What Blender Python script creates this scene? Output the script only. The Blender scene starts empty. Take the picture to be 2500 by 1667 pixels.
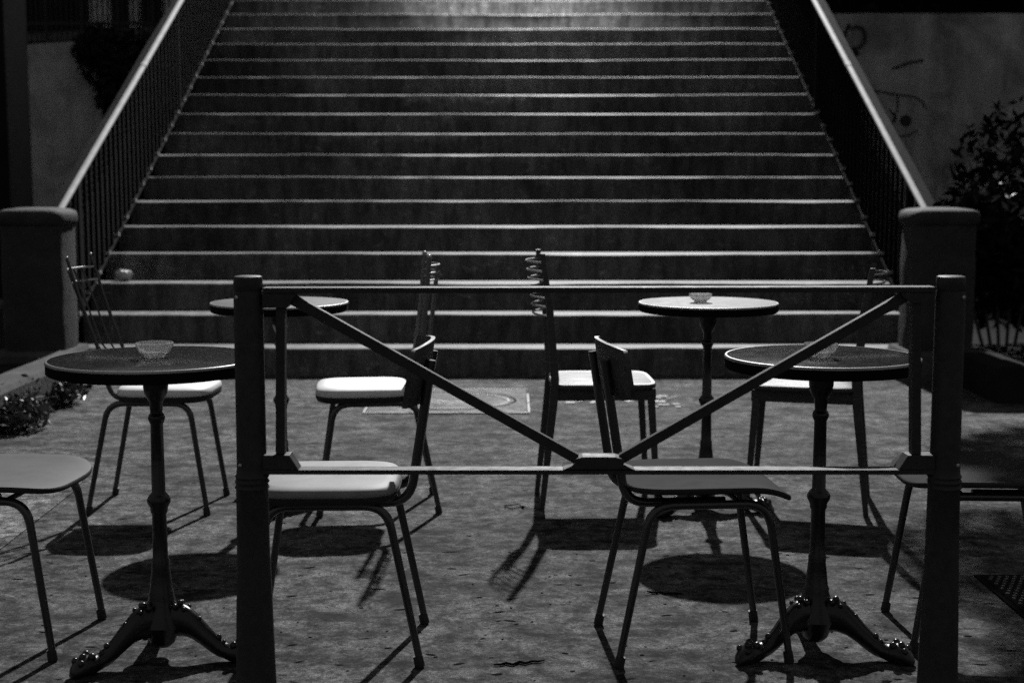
import bpy, math, random
from mathutils import Vector, Matrix, noise
R = math.radians
random.seed(7)
scene = bpy.context.scene
col = scene.collection

# ------------------------------------------------------------ camera, world, light
CAM_H, PITCH = 1.1474, 0.1119
cam_d = bpy.data.cameras.new("camera")
cam = bpy.data.objects.new("camera", cam_d)
col.objects.link(cam)
cam.location = (0, 0, CAM_H)
cam.rotation_euler = (math.pi / 2 - PITCH, 0, 0)
cam_d.sensor_width = 36
cam_d.lens = 50
cam_d.clip_end = 500
cam_d.dof.use_dof = True
cam_d.dof.focus_distance = 3.6
cam_d.dof.aperture_fstop = 4.0
scene.camera = cam

w = bpy.data.worlds.new("World")
scene.world = w
w.use_nodes = True
bg = w.node_tree.nodes["Background"]
bg.inputs[0].default_value = (1, 1, 1, 1)
bg.inputs[1].default_value = 0.165

LAMP = (2.25, 26.0, 17.8)
ld = bpy.data.lights.new("lamp_light", 'SPOT')
ld.energy = 68000
ld.shadow_soft_size = 0.2
ld.spot_size = R(31)
ld.spot_blend = 1.0
lamp = bpy.data.objects.new("lamp_light", ld)
lamp.location = LAMP
lamp.rotation_euler = (Vector((-0.05, 9.3, 1.0)) - Vector(LAMP)).to_track_quat("-Z", "Y").to_euler()
col.objects.link(lamp)
l2 = bpy.data.lights.new("stair_lamp_light", 'SPOT')
l2.energy = 240
l2.shadow_soft_size = 0.12
l2.spot_size = R(172)
l2.spot_blend = 0.9
lamp2 = bpy.data.objects.new("stair_lamp_light", l2)
lamp2.location = (0.14, 12.95, 3.6)
lamp2.rotation_euler = (R(25), 0, 0)
col.objects.link(lamp2)

scene.view_settings.view_transform = 'Standard'
scene.view_settings.look = 'None'
scene.view_settings.exposure = 0
scene.view_settings.gamma = 1
scene.cycles.use_denoising = False
scene.cycles.use_adaptive_sampling = True
scene.cycles.adaptive_threshold = 0.03
scene.cycles.adaptive_min_samples = 24
scene.cycles.max_bounces = 8
scene.cycles.sample_clamp_indirect = 1.5
scene.cycles.sample_clamp_direct = 6
scene.cycles.diffuse_bounces = 2

# ------------------------------------------------------------ pixel rays (photo px -> point), only to size real objects
F = 3472.0
cp, sp = math.cos(PITCH), math.sin(PITCH)
def ray(px, py):
    a = (px - 1250) / F; b = -(py - 833.5) / F
    return Vector((a, cp + b * sp, -sp + b * cp))
def G(px, py, z=0.0):
    r = ray(px, py); t = (z - CAM_H) / r.z
    return Vector((r.x * t, r.y * t, z))
def D(px, py, Y):
    r = ray(px, py); t = Y / r.y
    return Vector((r.x * t, Y, CAM_H + r.z * t))

# ------------------------------------------------------------ materials
def mat(name, base=0.2, rough=0.6, metal=0.0, spec=0.5, build=None, **kw):
    m = bpy.data.materials.new(name); m.use_nodes = True
    nt = m.node_tree; b = nt.nodes["Principled BSDF"]
    b.inputs["Base Color"].default_value = (base, base, base, 1)
    b.inputs["Roughness"].default_value = rough
    b.inputs["Metallic"].default_value = metal
    b.inputs["Specular IOR Level"].default_value = spec
    for k, v in kw.items(): b.inputs[k].default_value = v
    if build: build(nt, b)
    return m
class N:
    """small node helper"""
    def __init__(s, nt): s.nt = nt; s.tc = None
    def co(s, kind='Object', scale=None, loc=None):
        if s.tc is None: s.tc = s.nt.nodes.new('ShaderNodeTexCoord')
        o = s.tc.outputs[kind]
        if scale or loc:
            mp = s.nt.nodes.new('ShaderNodeMapping'); s.nt.links.new(o, mp.inputs[0])
            if scale: mp.inputs['Scale'].default_value = scale
            if loc: mp.inputs['Location'].default_value = loc
            o = mp.outputs[0]
        return o
    def noise(s, co, scale, detail=4, rough=0.55, dist=0.0):
        n = s.nt.nodes.new('ShaderNodeTexNoise'); s.nt.links.new(co, n.inputs['Vector'])
        n.inputs['Scale'].default_value = scale; n.inputs['Detail'].default_value = detail
        n.inputs['Roughness'].default_value = rough; n.inputs['Distortion'].default_value = dist
        return n.outputs['Fac']
    def voro(s, co, scale, feature='F1', out='Distance'):
        n = s.nt.nodes.new('ShaderNodeTexVoronoi'); s.nt.links.new(co, n.inputs['Vector'])
        n.feature = feature; n.inputs['Scale'].default_value = scale
        return n.outputs[out]
    def white(s, co):
        n = s.nt.nodes.new('ShaderNodeTexWhiteNoise'); s.nt.links.new(co, n.inputs['Vector'])
        return n.outputs['Value']
    def ramp(s, fac, pts):
        n = s.nt.nodes.new('ShaderNodeValToRGB'); s.nt.links.new(fac, n.inputs[0])
        e = n.color_ramp.elements
        while len(e) < len(pts): e.new(0.5)
        for k, (p, v) in enumerate(pts):
            e[k].position = p; e[k].color = (v, v, v, 1)
        return n.outputs[0]
    def math(s, op, a, b):
        n = s.nt.nodes.new('ShaderNodeMath'); n.operation = op
        for k, v in enumerate((a, b)):
            if isinstance(v, (int, float)): n.inputs[k].default_value = v
            else: s.nt.links.new(v, n.inputs[k])
        return n.outputs[0]
    def bump(s, b, h, strength=0.3, dist=0.01):
        n = s.nt.nodes.new('ShaderNodeBump'); s.nt.links.new(h, n.inputs['Height'])
        n.inputs['Strength'].default_value = strength; n.inputs['Distance'].default_value = dist
        s.nt.links.new(n.outputs[0], b.inputs['Normal'])
    def color(s, b, v): s.nt.links.new(v, b.inputs['Base Color'])
    def rough(s, b, v): s.nt.links.new(v, b.inputs['Roughness'])

def b_ground(level):
    def f(nt, b):
        n = N(nt); co = n.co('Object')
        big = n.ramp(n.noise(co, 1.3, 5, 0.6, 0.4), [(0.3, 0.70), (0.7, 1.15)])
        streak = n.ramp(n.noise(n.co('Object', (2.2, 3.2, 2.5)), 2.4, 7, 0.75, 0.25), [(0.39, 0.26), (0.50, 0.92), (0.62, 1.6)])
        mid = n.ramp(n.noise(co, 24, 6, 0.72, 0.5), [(0.38, 0.36), (0.59, 1.45)])
        fine = n.ramp(n.noise(co, 330, 3, 0.85), [(0.33, 0.12), (0.67, 1.9)])
        pit = n.ramp(n.noise(n.co('Object', (1.0, 1.25, 1.0)), 38, 3, 0.6, 1.6), [(0.29, 0.22), (0.365, 1.0)])
        v = n.math('MULTIPLY', big, streak); v = n.math('MULTIPLY', v, mid)
        grit = n.ramp(n.noise(co, 95, 4, 0.85), [(0.38, 0.45), (0.62, 1.55)])
        v = n.math('MULTIPLY', v, fine); v = n.math('MULTIPLY', v, pit); v = n.math('MULTIPLY', v, grit)
        v = n.math('MULTIPLY', v, level)
        n.color(b, v)
        h = n.math('ADD', n.noise(co, 60, 6, 0.75), n.math('MULTIPLY', pit, 1.0))
        n.bump(b, h, 0.45, 0.006)
    return f
RISE_ = 0.1685
def b_step(nt, b):
    n = N(nt); co = n.co('Object')
    big = n.ramp(n.noise(co, 0.9, 5, 0.6, 0.5), [(0.36, 0.6), (0.64, 1.4)])
    drip = n.ramp(n.noise(n.co('Object', (6, 1, 1.6)), 2.2, 5, 0.7, 0.3), [(0.38, 0.6), (0.64, 1.5)])
    fine = n.ramp(n.noise(co, 170, 3, 0.85), [(0.33, 0.2), (0.67, 1.85)])
    scuff = n.ramp(n.noise(n.co('Object', (1, 1, 2)), 9, 6, 0.8, 0.6), [(0.57, 1.0), (0.66, 2.3)])
    v = n.math('MULTIPLY', big, drip); v = n.math('MULTIPLY', v, fine); v = n.math('MULTIPLY', v, scuff)
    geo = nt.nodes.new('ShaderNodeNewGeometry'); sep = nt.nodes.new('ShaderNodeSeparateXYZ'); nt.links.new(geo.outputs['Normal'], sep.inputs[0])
    tread = n.ramp(sep.outputs['Z'], [(0.75, 0.9), (0.97, 0.42)])          # upward faces darkened to dim the lamplight on treads and nosings
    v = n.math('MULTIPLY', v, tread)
    so = nt.nodes.new('ShaderNodeSeparateXYZ'); nt.links.new(co, so.inputs[0])
    def stain(z1, x0, x1, amt):
        t = n.math('DIVIDE', n.math('SUBTRACT', so.outputs['Z'], z1 - 0.16), 0.16)
        t = n.math('ADD', t, n.math('MULTIPLY', n.math('SUBTRACT', n.noise(n.co('Object', (9, 1, 7)), 1.3, 6, 0.8, 0.4), 0.5), 2.2))
        mz = n.ramp(t, [(0.62, 0.0), (0.80, 1.0)])
        cap_ = n.math('LESS_THAN', so.outputs['Z'], z1 + 0.004)
        xr = n.math('MULTIPLY', n.math('GREATER_THAN', so.outputs['X'], x0), n.math('LESS_THAN', so.outputs['X'], x1))
        low = n.math('GREATER_THAN', so.outputs['Z'], z1 - 0.15)
        return n.math('MULTIPLY', n.math('MULTIPLY', n.math('MULTIPLY', mz, cap_), n.math('MULTIPLY', xr, low)), amt)
    st = n.math('ADD', stain(RISE_ * 11, -0.95, 0.12, 1.3), n.math('ADD', stain(RISE_ * 9, -1.5, -0.2, 0.7), stain(RISE_ * 8, -1.3, 1.1, 0.45)))
    v = n.math('MULTIPLY', v, n.math('ADD', st, 1.0))
    v = n.math('MULTIPLY', v, 0.105)
    n.color(b, v)
    n.bump(b, n.noise(co, 45, 5, 0.6), 0.18, 0.003)
def b_plaster(nt, b):
    n = N(nt); co = n.co('Object')
    v = n.ramp(n.noise(co, 1.6, 7, 0.7, 0.5), [(0.36, 0.5), (0.64, 1.3)])
    fine = n.ramp(n.noise(co, 120, 3, 0.8), [(0.25, 0.75), (0.75, 1.25)])
    drip = n.ramp(n.noise(n.co('Object', (5, 5, 0.6)), 1.7, 5, 0.7), [(0.35, 0.8), (0.6, 1.05)])
    v = n.math('MULTIPLY', v, fine); v = n.math('MULTIPLY', v, drip); v = n.math('MULTIPLY', v, 0.38)
    n.color(b, v); n.bump(b, n.noise(co, 30, 5, 0.7), 0.4, 0.01)
def b_stone(level):
    def f(nt, b):
        n = N(nt); co = n.co('Object')
        v = n.ramp(n.noise(co, 5, 6, 0.7, 0.6), [(0.3, 0.6), (0.7, 1.3)])
        fine = n.ramp(n.noise(co, 140, 3, 0.8), [(0.25, 0.7), (0.75, 1.3)])
        v = n.math('MULTIPLY', v, fine); v = n.math('MULTIPLY', v, level)
        n.color(b, v); n.bump(b, n.noise(co, 25, 6, 0.75), 0.6, 0.01)
    return f
def b_iron(nt, b):
    n = N(nt); co = n.co('Object')
    v = n.ramp(n.noise(co, 60, 5, 0.7), [(0.3, 0.02), (0.7, 0.035)])
    n.color(b, v); n.rough(b, n.ramp(n.noise(co, 35, 4, 0.7), [(0.3, 0.5), (0.7, 0.7)]))
    n.bump(b, n.noise(co, 180, 4, 0.7), 0.25, 0.001)
def b_cast(nt, b):
    n = N(nt); co = n.co('Object')
    v = n.ramp(n.noise(co, 30, 5, 0.7), [(0.3, 0.008), (0.7, 0.016)])
    n.color(b, v); n.rough(b, n.ramp(n.noise(co, 25, 4, 0.7), [(0.3, 0.14), (0.7, 0.3)]))
    n.bump(b, n.noise(co, 90, 4, 0.7), 0.5, 0.002)
def b_top(level, speck, wear, r0=0.6, r1=0.75):
    def f(nt, b):
        n = N(nt); co = n.co('Object')
        s1 = n.ramp(n.noise(co, 210, 3, 0.85), [(0.35, 1 - speck), (0.65, 1 + speck)])
        s2 = n.ramp(n.noise(co, 14, 6, 0.75, 0.7), [(0.35, 0.8), (0.6, 1.0), (0.72, 1 + wear)])
        v = n.math('MULTIPLY', s1, s2); v = n.math('MULTIPLY', v, level)
        n.color(b, v); n.rough(b, n.ramp(n.noise(co, 22, 5, 0.7), [(0.3, r0), (0.75, r1)]))
        n.bump(b, n.noise(co, 150, 3, 0.7), 0.12, 0.001)
    return f
def b_seat(level, dirt=0.15):
    def f(nt, b):
        n = N(nt); co = n.co('Object')
        v = n.ramp(n.noise(co, 12, 6, 0.7, 0.5), [(0.3, 1 - dirt), (0.7, 1.05)])
        fine = n.ramp(n.noise(co, 300, 3, 0.8), [(0.25, 0.9), (0.75, 1.1)])
        v = n.math('MULTIPLY', v, fine); v = n.math('MULTIPLY', v, level)
        n.color(b, v); n.bump(b, n.noise(co, 200, 3, 0.7), 0.15, 0.001)
    return f
def b_wood(level):
    def f(nt, b):
        n = N(nt); co = n.co('Object', (2.0, 26, 26))
        v = n.ramp(n.noise(co, 2.4, 6, 0.7, 1.2), [(0.3, 0.5), (0.7, 1.4)])
        v = n.math('MULTIPLY', v, level); n.color(b, v)
        n.rough(b, n.ramp(n.noise(co, 4, 4, 0.7), [(0.3, 0.5), (0.7, 0.75)]))
    return f
def b_leaf(level):
    def f(nt, b):
        n = N(nt); co = n.co('Object')
        v = n.ramp(n.noise(co, 8, 3, 0.7), [(0.3, level * 0.5), (0.7, level * 1.6)])
        n.color(b, v)
    return f

M = {}
M['ground'] = mat('worn concrete ground', rough=0.95, spec=0.12, build=b_ground(0.060))
M['slab'] = mat('paler concrete slab', rough=0.95, spec=0.12, build=b_ground(0.105))
M['step'] = mat('worn stone steps', rough=0.65, spec=0.25, build=b_step)
M['plaster'] = mat('dirty plaster', rough=0.85, spec=0.2, build=b_plaster)
M['stone'] = mat('dark pillar stone', rough=0.8, spec=0.2, build=b_stone(0.03))
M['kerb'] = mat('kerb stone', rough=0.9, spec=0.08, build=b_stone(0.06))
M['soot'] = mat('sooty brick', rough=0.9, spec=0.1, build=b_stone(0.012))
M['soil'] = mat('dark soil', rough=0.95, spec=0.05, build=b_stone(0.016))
M['iron'] = mat('black painted iron', rough=0.65, spec=0.2, build=b_iron)
M['iron_dull'] = mat('dull rusty iron', base=0.006, rough=0.9, spec=0.05)
M['cast'] = mat('black cast iron', rough=0.2, spec=0.4, build=b_cast)
M['rail'] = mat('polished handrail', rough=0.75, spec=0.2, build=b_seat(0.36, 0.35))
M['rail_dull'] = mat('dull bottom rail', base=0.012, rough=0.9, spec=0.05)
M['steel'] = mat('dark tube steel', base=0.022, rough=0.24, spec=0.7)
M['grey_steel'] = mat('grey painted steel', base=0.12, rough=0.4, metal=0.3)
M['chrome'] = mat('bright steel', base=0.35, rough=0.3, metal=0.7)
M['rubber'] = mat('rubber foot', base=0.015, rough=0.7)
M['top_dark'] = mat('dark speckled table top', spec=0.4, build=b_top(0.030, 0.9, 1.6, 0.10, 0.16))
M['top_mid'] = mat('grey table top', spec=0.12, build=b_top(0.075, 0.25, 0.3))
M['top_pale'] = mat('pale table top', spec=0.15, build=b_top(0.17, 0.3, 0.4))
M['edge'] = mat('metal edge band', base=0.30, rough=0.35, metal=0.6)
M['seat_white'] = mat('white vinyl seat', rough=0.55, spec=0.25, build=b_seat(0.62, 0.16))
M['seat_white_worn'] = mat('worn white vinyl seat', rough=0.6, spec=0.2, build=b_seat(0.22, 0.35))
M['seat_grey'] = mat('grey laminate seat', rough=0.7, spec=0.2, build=b_seat(0.075, 0.3))
M['seat_dark'] = mat('dark laminate seat', rough=0.9, spec=0.06, build=b_seat(0.036, 0.4))
M['seat_wood'] = mat('worn varnished wood seat', rough=0.6, spec=0.2, build=b_wood(0.15))
M['trim'] = mat('dark seat edge', base=0.02, rough=0.6, spec=0.25)
M['wood'] = mat('dark stained wood', rough=0.4, build=b_wood(0.035))
M['leaf'] = mat('dark leaves', rough=0.45, spec=0.5, build=b_leaf(0.06))
M['leaf_dull'] = mat('dull dark leaves', rough=0.7, spec=0.2, build=b_leaf(0.02))
M['leaf_far'] = mat('black leaves', rough=1.0, spec=0.0, build=b_leaf(0.014))
M['screen_core'] = mat('black screen core', base=0.006, rough=1.0, spec=0.0)
M['bark'] = mat('bark', rough=0.9, build=b_stone(0.05))
M['paint_black'] = mat('sprayed black paint', base=0.012, rough=0.6)
M['paint_white'] = mat('worn white paint', rough=0.7, build=b_ground(0.24))
M['pale_wall'] = mat('pale far wall', rough=0.9, build=b_stone(0.62))
M['dirt'] = mat('dark debris', base=0.012, rough=1.0, spec=0.0)
M['cover'] = mat('cast cover plate', rough=0.8, spec=0.2, build=b_ground(0.085))
M['brass'] = mat('worn bright metal rim', base=0.36, rough=0.7, metal=0.0, spec=0.2)
M['stud'] = mat('worn iron studs', base=0.07, rough=0.7, metal=0.0, spec=0.2)
M['bag'] = mat('pale crumpled plastic', base=0.55, rough=0.6)
M['glass'] = mat('clear glass with diffuse glint', base=0.95, rough=0.09, spec=0.6)
M['glass'].node_tree.nodes["Principled BSDF"].inputs["Transmission Weight"].default_value = 0.76  # diffuse share whitens the glass in place of bright glints
M['glass'].node_tree.nodes["Principled BSDF"].inputs["IOR"].default_value = 1.48

# ------------------------------------------------------------ mesh builder
class MB:
    def __init__(s): s.v = []; s.f = []
    def add(s, vs, fs):
        o = len(s.v); s.v += [tuple(v) for v in vs]; s.f += [tuple(i + o for i in f) for f in fs]; return s
    def box(s, a, b):
        (x0, y0, z0), (x1, y1, z1) = a, b
        return s.add([(x0,y0,z0),(x1,y0,z0),(x1,y1,z0),(x0,y1,z0),(x0,y0,z1),(x1,y0,z1),(x1,y1,z1),(x0,y1,z1)],
              [(0,3,2,1),(4,5,6,7),(0,1,5,4),(1,2,6,5),(2,3,7,6),(3,0,4,7)])
    def tube(s, pts, r, n=12, cap=True, flat=None):
        pts = [Vector(p) for p in pts]; k = len(pts)
        rs = r if isinstance(r, (list, tuple)) else [r] * k
        vs = []; up = None
        for i, p in enumerate(pts):
            t = (pts[min(i + 1, k - 1)] - pts[max(i - 1, 0)]).normalized()
            if up is None:
                up = Vector((0, 0, 1)) if abs(t.z) < 0.9 else Vector((0, 1, 0))
            a = t.cross(up)
            if a.length < 1e-5: a = t.cross(Vector((1, 0, 0)))
            a.normalize(); b = a.cross(t).normalized(); up = b
            for j in range(n):
                q = 2 * math.pi * j / n
                sx, sy = (1, 1) if flat is None else flat
                vs.append(p + (a * math.cos(q) * sx + b * math.sin(q) * sy) * rs[i])
        fs = []
        for i in range(k - 1):
            for j in range(n):
                a0 = i * n + j; a1 = i * n + (j + 1) % n
                fs.append((a0, a1, a1 + n, a0 + n))
        if cap: fs += [tuple(range(n - 1, -1, -1)), tuple((k - 1) * n + j for j in range(n))]
        return s.add(vs, fs)
    def lathe(s, prof, c=(0, 0, 0), n=32):
        vs = []; fs = []; k = len(prof)
        for (r, z) in prof:
            for j in range(n):
                q = 2 * math.pi * j / n
                vs.append((c[0] + r * math.cos(q), c[1] + r * math.sin(q), c[2] + z))
        for i in range(k - 1):
            for j in range(n):
                a0 = i * n + j; a1 = i * n + (j + 1) % n
                fs.append((a0, a1, a1 + n, a0 + n))
        fs += [tuple(range(n - 1, -1, -1)), tuple((k - 1) * n + j for j in range(n))]
        return s.add(vs, fs)
    def loops(s, loops, cap=True):
        n = len(loops[0]); vs = [p for l in loops for p in l]; fs = []
        for i in range(len(loops) - 1):
            for j in range(n):
                a0 = i * n + j; a1 = i * n + (j + 1) % n
                fs.append((a0, a1, a1 + n, a0 + n))
        if cap:
            fs += [tuple(range(n - 1, -1, -1)), tuple((len(loops) - 1) * n + j for j in range(n))]
        return s.add(vs, fs)
    def prism_y(s, poly, y0, y1):
        """poly in (x, z), extruded along y"""
        return s.loops([[(x, y1, z) for x, z in poly], [(x, y0, z) for x, z in poly]])
    def sphere(s, c, r, n=12, m=8, sc=(1, 1, 1)):
        ls = []
        for i in range(m + 1):
            t = math.pi * i / m; t = min(max(t, 0.12), math.pi - 0.12)
            ls.append([(c[0] + r * sc[0] * math.sin(t) * math.cos(2*math.pi*j/n), c[1] + r * sc[1] * math.sin(t) * math.sin(2*math.pi*j/n),
                        c[2] - r * sc[2] * math.cos(t)) for j in range(n)])
        return s.loops(ls)
    def leaf(s, c, size, rng):
        d = Vector((rng.gauss(0, 1), rng.gauss(0, 1), rng.gauss(0, 1))).normalized()
        e = d.cross(Vector((rng.gauss(0, 1), rng.gauss(0, 1), rng.gauss(0, 1)))).normalized()
        c = Vector(c); n = d.cross(e) * size * 0.12
        return s.add([c - d * size, c - e * size * 0.42 + n, c + d * size, c + e * size * 0.42 + n], [(0, 1, 2, 3)])
    def build(s, name, m, parent=None, smooth=True, bevel=0, loc=None, angle=38):
        me = bpy.data.meshes.new(name); me.from_pydata(s.v, [], s.f); me.update()
        if bevel or smooth:
            import bmesh
            bm = bmesh.new(); bm.from_mesh(me)
            bmesh.ops.recalc_face_normals(bm, faces=bm.faces[:])
            if bevel:
                es = [e for e in bm.edges if len(e.link_faces) == 2 and e.calc_face_angle(0) > R(25)]
                bmesh.ops.bevel(bm, geom=es, offset=bevel, segments=2, affect='EDGES', profile=0.6)
            bm.to_mesh(me); bm.free()
        if smooth:
            me.polygons.foreach_set('use_smooth', [True] * len(me.polygons))
            me.set_sharp_from_angle(angle=R(angle))
        o = bpy.data.objects.new(name, me); col.objects.link(o)
        me.materials.append(m)
        if parent: o.parent = parent
        if loc: o.location = loc
        return o
def tag(o, label=None, cat=None, group=None, kind=None):
    if label: o['label'] = label
    if cat: o['category'] = cat
    if group: o['group'] = group
    if kind: o['kind'] = kind
    return o
def empty(name, loc=(0, 0, 0), rz=0.0):
    o = bpy.data.objects.new(name, None); col.objects.link(o)
    o.location = loc; o.rotation_euler = (0, 0, rz); o.empty_display_size = 0.1
    return o
def bezier(p0, p1, p2, n=8):
    p0, p1, p2 = Vector(p0), Vector(p1), Vector(p2)
    return [p0 * (1-t)**2 + p1 * 2*t*(1-t) + p2 * t*t for t in [i / n for i in range(n + 1)]]
def fillet(pts, r, n=7):
    """polyline with rounded corners"""
    pts = [Vector(p) for p in pts]; out = [pts[0]]
    for i in range(1, len(pts) - 1):
        a, b, c = pts[i-1], pts[i], pts[i+1]
        d1 = (a - b); d2 = (c - b); rr = min(r, d1.length * 0.49, d2.length * 0.49)
        out += bezier(b + d1.normalized() * rr, b, b + d2.normalized() * rr, n)
    return out + [pts[-1]]

# ------------------------------------------------------------ setting
g = MB(); g.add([(-60, -30, 0), (60, -30, 0), (60, 90, 0), (-60, 90, 0)], [(0, 1, 2, 3)])
tag(g.build('ground', M['ground'], smooth=False), kind='structure')
g = MB()
pts = [(-6, -1, 0.004), (-1.60, -1, 0.004), (-1.605, 4.4, 0.004), (-1.63, 5.2, 0.004), (-1.70, 5.75, 0.004), (-2.32, 5.9, 0.004), (-6, 6.0, 0.004)]
g.add(pts, [tuple(range(len(pts)))])
tag(g.build('pavement', M['slab'], smooth=False), kind='structure')

# staircase
XL, XR, Y0, RISE, TREAD = -2.69, 2.46, 8.38, 0.1685, 0.3415
NST = 27
stair = empty('staircase', (0, Y0, 0))
tag(stair, 'wide flight of worn stone steps rising between two railings', 'staircase')
def nos(i, x):   # wear of step i at x
    return noise.noise(Vector((x * 0.9, i * 3.7, 1.3))) * 0.009 + noise.noise(Vector((x * 5.0, i * 2.9, 5.1))) * 0.0034 - 0.004 * math.exp(-((x - 0.1) / 1.3) ** 2)
NX = 110
for i in range(NST):
    y = i * TREAD; z0 = i * RISE; z1 = z0 + RISE
    last = i == NST - 1
    yb = y + TREAD + (4.0 if last else 0.03)
    prof = [(0.006, z0 - 0.02), (0.0, z1 - 0.026), (-0.004, z1 - 0.022), (-0.006, z1 - 0.013), (-0.004, z1 - 0.005), (0.001, z1 - 0.0012), (0.009, z1), (0.06, z1 + 0.0005), (yb - y, z1), (yb - y, z0 - 0.02)]
    if i == 0: prof[0] = (0.006, -0.05); prof[-1] = (yb - y, -0.05)
    loops = []
    for k in range(NX + 1):
        x = XL + (XR - XL) * k / NX
        d = nos(i, x); dy = noise.noise(Vector((x * 2.2, i * 7.1, 9.0))) * 0.004
        loops.append([(x, y + py + (dy if j in (2, 3, 4, 5) else 0), pz + (d if 3 <= j <= 6 else 0)) for j, (py, pz) in enumerate(prof)])
    MB().loops(loops).build('step', M['step'], stair, angle=70)

SL = RISE / TREAD
def nz(y): return RISE + (y - Y0) * SL      # nosing line height at world y

# railings
def railing(x, side, label):
    root = empty('stair_railing', (x, Y0, 0))
    tag(root, label, 'railing')
    ya, yb = Y0 + 0.02, Y0 + 9.0
    def P(y, dz, dx=0): return Vector((dx, y - Y0, nz(y) + dz))
    # rounded flat handrail
    n = 60; loops = []
    sec = [(-0.019, -0.010), (-0.020, 0.003), (-0.016, 0.010), (-0.006, 0.013), (0.006, 0.013), (0.016, 0.010), (0.020, 0.003), (0.019, -0.010), (0.013, -0.016), (-0.013, -0.016)]
    for k in range(n + 1):
        y = ya + (yb - ya) * k / n
        wob = noise.noise(Vector((y * 0.8, side * 4.0, 0))) * 0.004
        loops.append([P(y, 0.80 + b + wob, a) for a, b in sec])
    MB().loops(loops).build('handrail', M['rail'], root, angle=60)
    for yy in (Y0 + 2.06, Y0 + 5.1):
        loops = []
        for t in (-0.035, 0.035):
            loops.append([P(yy + t, 0.80 + b * 1.22, a * 1.14) for a, b in sec])
        MB().loops(loops).build('joint_sleeve', M['rail'], root, angle=60)
    b = MB(); b.loops([[P(y, 0.02 + c, a) for a, c in ((-0.018, -0.006), (0.018, -0.006), (0.018, 0.006), (-0.018, 0.006))] for y in (ya, yb)])
    b.build('bottom_rail', M['rail_dull'], root, smooth=False)
    k = 0; y = ya + 0.05
    while y < yb and k < 99:
        zb = nz(y)
        b = MB(); b.box((-0.011, y - Y0 - 0.011, zb + 0.027), (0.011, y - Y0 + 0.011, zb + 0.784))
        o = b.build('baluster', M['iron_dull'], root, smooth=False)
        if k % 2 == 0:
            b = MB(); b.box((-0.019, y - Y0 - 0.014, zb + 0.018), (0.019, y - Y0 + 0.014, zb + 0.040)); b.build('foot', M['rail'], o, smooth=False)
        y += 0.1138; k += 1
    for yy in (Y0 + 0.35, Y0 + 3.1, Y0 + 5.8, Y0 + 8.6):
        zb = nz(yy)
        b = MB(); b.box((-0.02, yy - Y0 - 0.02, zb - 0.17), (0.02, yy - Y0 + 0.02, zb + 0.784))
        b.build('post', M['iron_dull'], root, smooth=False, bevel=0.003)
    return root
railing(XL + 0.03, -1, 'left stair railing with pale lit handrail and thin dark balusters')
railing(XR - 0.03, 1, 'right stair railing with pale lit handrail and thin dark balusters')

# low parapets behind the railings
for sx, lab in ((-1, 'dark sloping parapet wall along the left edge of the steps'), (1, 'dark sloping parapet wall along the right edge of the steps')):
    xa = XL - 0.02 if sx < 0 else XR + 0.02
    xb = xa + sx * 0.22
    loops = []
    for k in range(31):
        y = 8.62 + (17.6 - 8.62) * k / 30
        t = nz(y) + 0.56 + noise.noise(Vector((y, sx * 3.0, 0))) * 0.02
        loops.append([(xa, y, -0.02), (xb, y, -0.02), (xb, y, t - 0.08), (xa + sx * 0.11, y, t), (xa, y, t - 0.08)])
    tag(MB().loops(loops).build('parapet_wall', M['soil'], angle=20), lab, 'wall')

# gate pillars with domed tops
def pillar(x0, x1, label, face):
    cx = (x0 + x1) / 2; hw = (x1 - x0) / 2
    root = empty('gate_pillar', (cx, 8.24, 0)); tag(root, label, 'pillar')
    b = MB(); loops = []
    N_ = 28
    def sq(hx, hy, z, p=5.0):
        l = []
        for j in range(N_):
            t = 2 * math.pi * j / N_; c, s_ = math.cos(t), math.sin(t)
            l.append((hx * math.copysign(abs(c) ** (2 / p), c), hy * math.copysign(abs(s_) ** (2 / p), s_), z))
        return l
    for z in [0.18 + 0.72 * k / 10 for k in range(11)]:
        l = sq(hw - 0.012, 0.19, z)
        loops.append([(x + noise.noise(Vector((x*4, y*4, z*5+face))) * 0.008, y + noise.noise(Vector((x*5, z*4, y+face*2))) * 0.008, zz) for x, y, zz in l])
    b.loops(loops).build('shaft', M['stone'], root, angle=50)
    b = MB(); loops = [sq(hw - 0.008, 0.194, 0.90), sq(hw + 0.004, 0.204, 0.915), sq(hw + 0.006, 0.206, 0.955), sq(hw - 0.004, 0.198, 0.978), sq(hw*0.82, 0.165, 0.990), sq(hw * 0.45, 0.09, 0.999), sq(0.02, 0.02, 1.001)]
    b.loops(loops).build('cap', M['stone'], root, angle=60)
    b = MB(); b.loops([sq(hw + 0.04, 0.24, -0.02, 9), sq(hw + 0.04, 0.24, 0.16, 9), sq(hw + 0.025, 0.225, 0.185, 9)]).build('plinth', M['kerb'], root, angle=30)
    return root
pillar(-2.93, -2.55, 'squat stone pillar with domed cap at the foot of the left handrail', 0)
pillar(2.27, 2.66, 'squat stone pillar with domed cap at the foot of the right handrail', 3)

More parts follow.
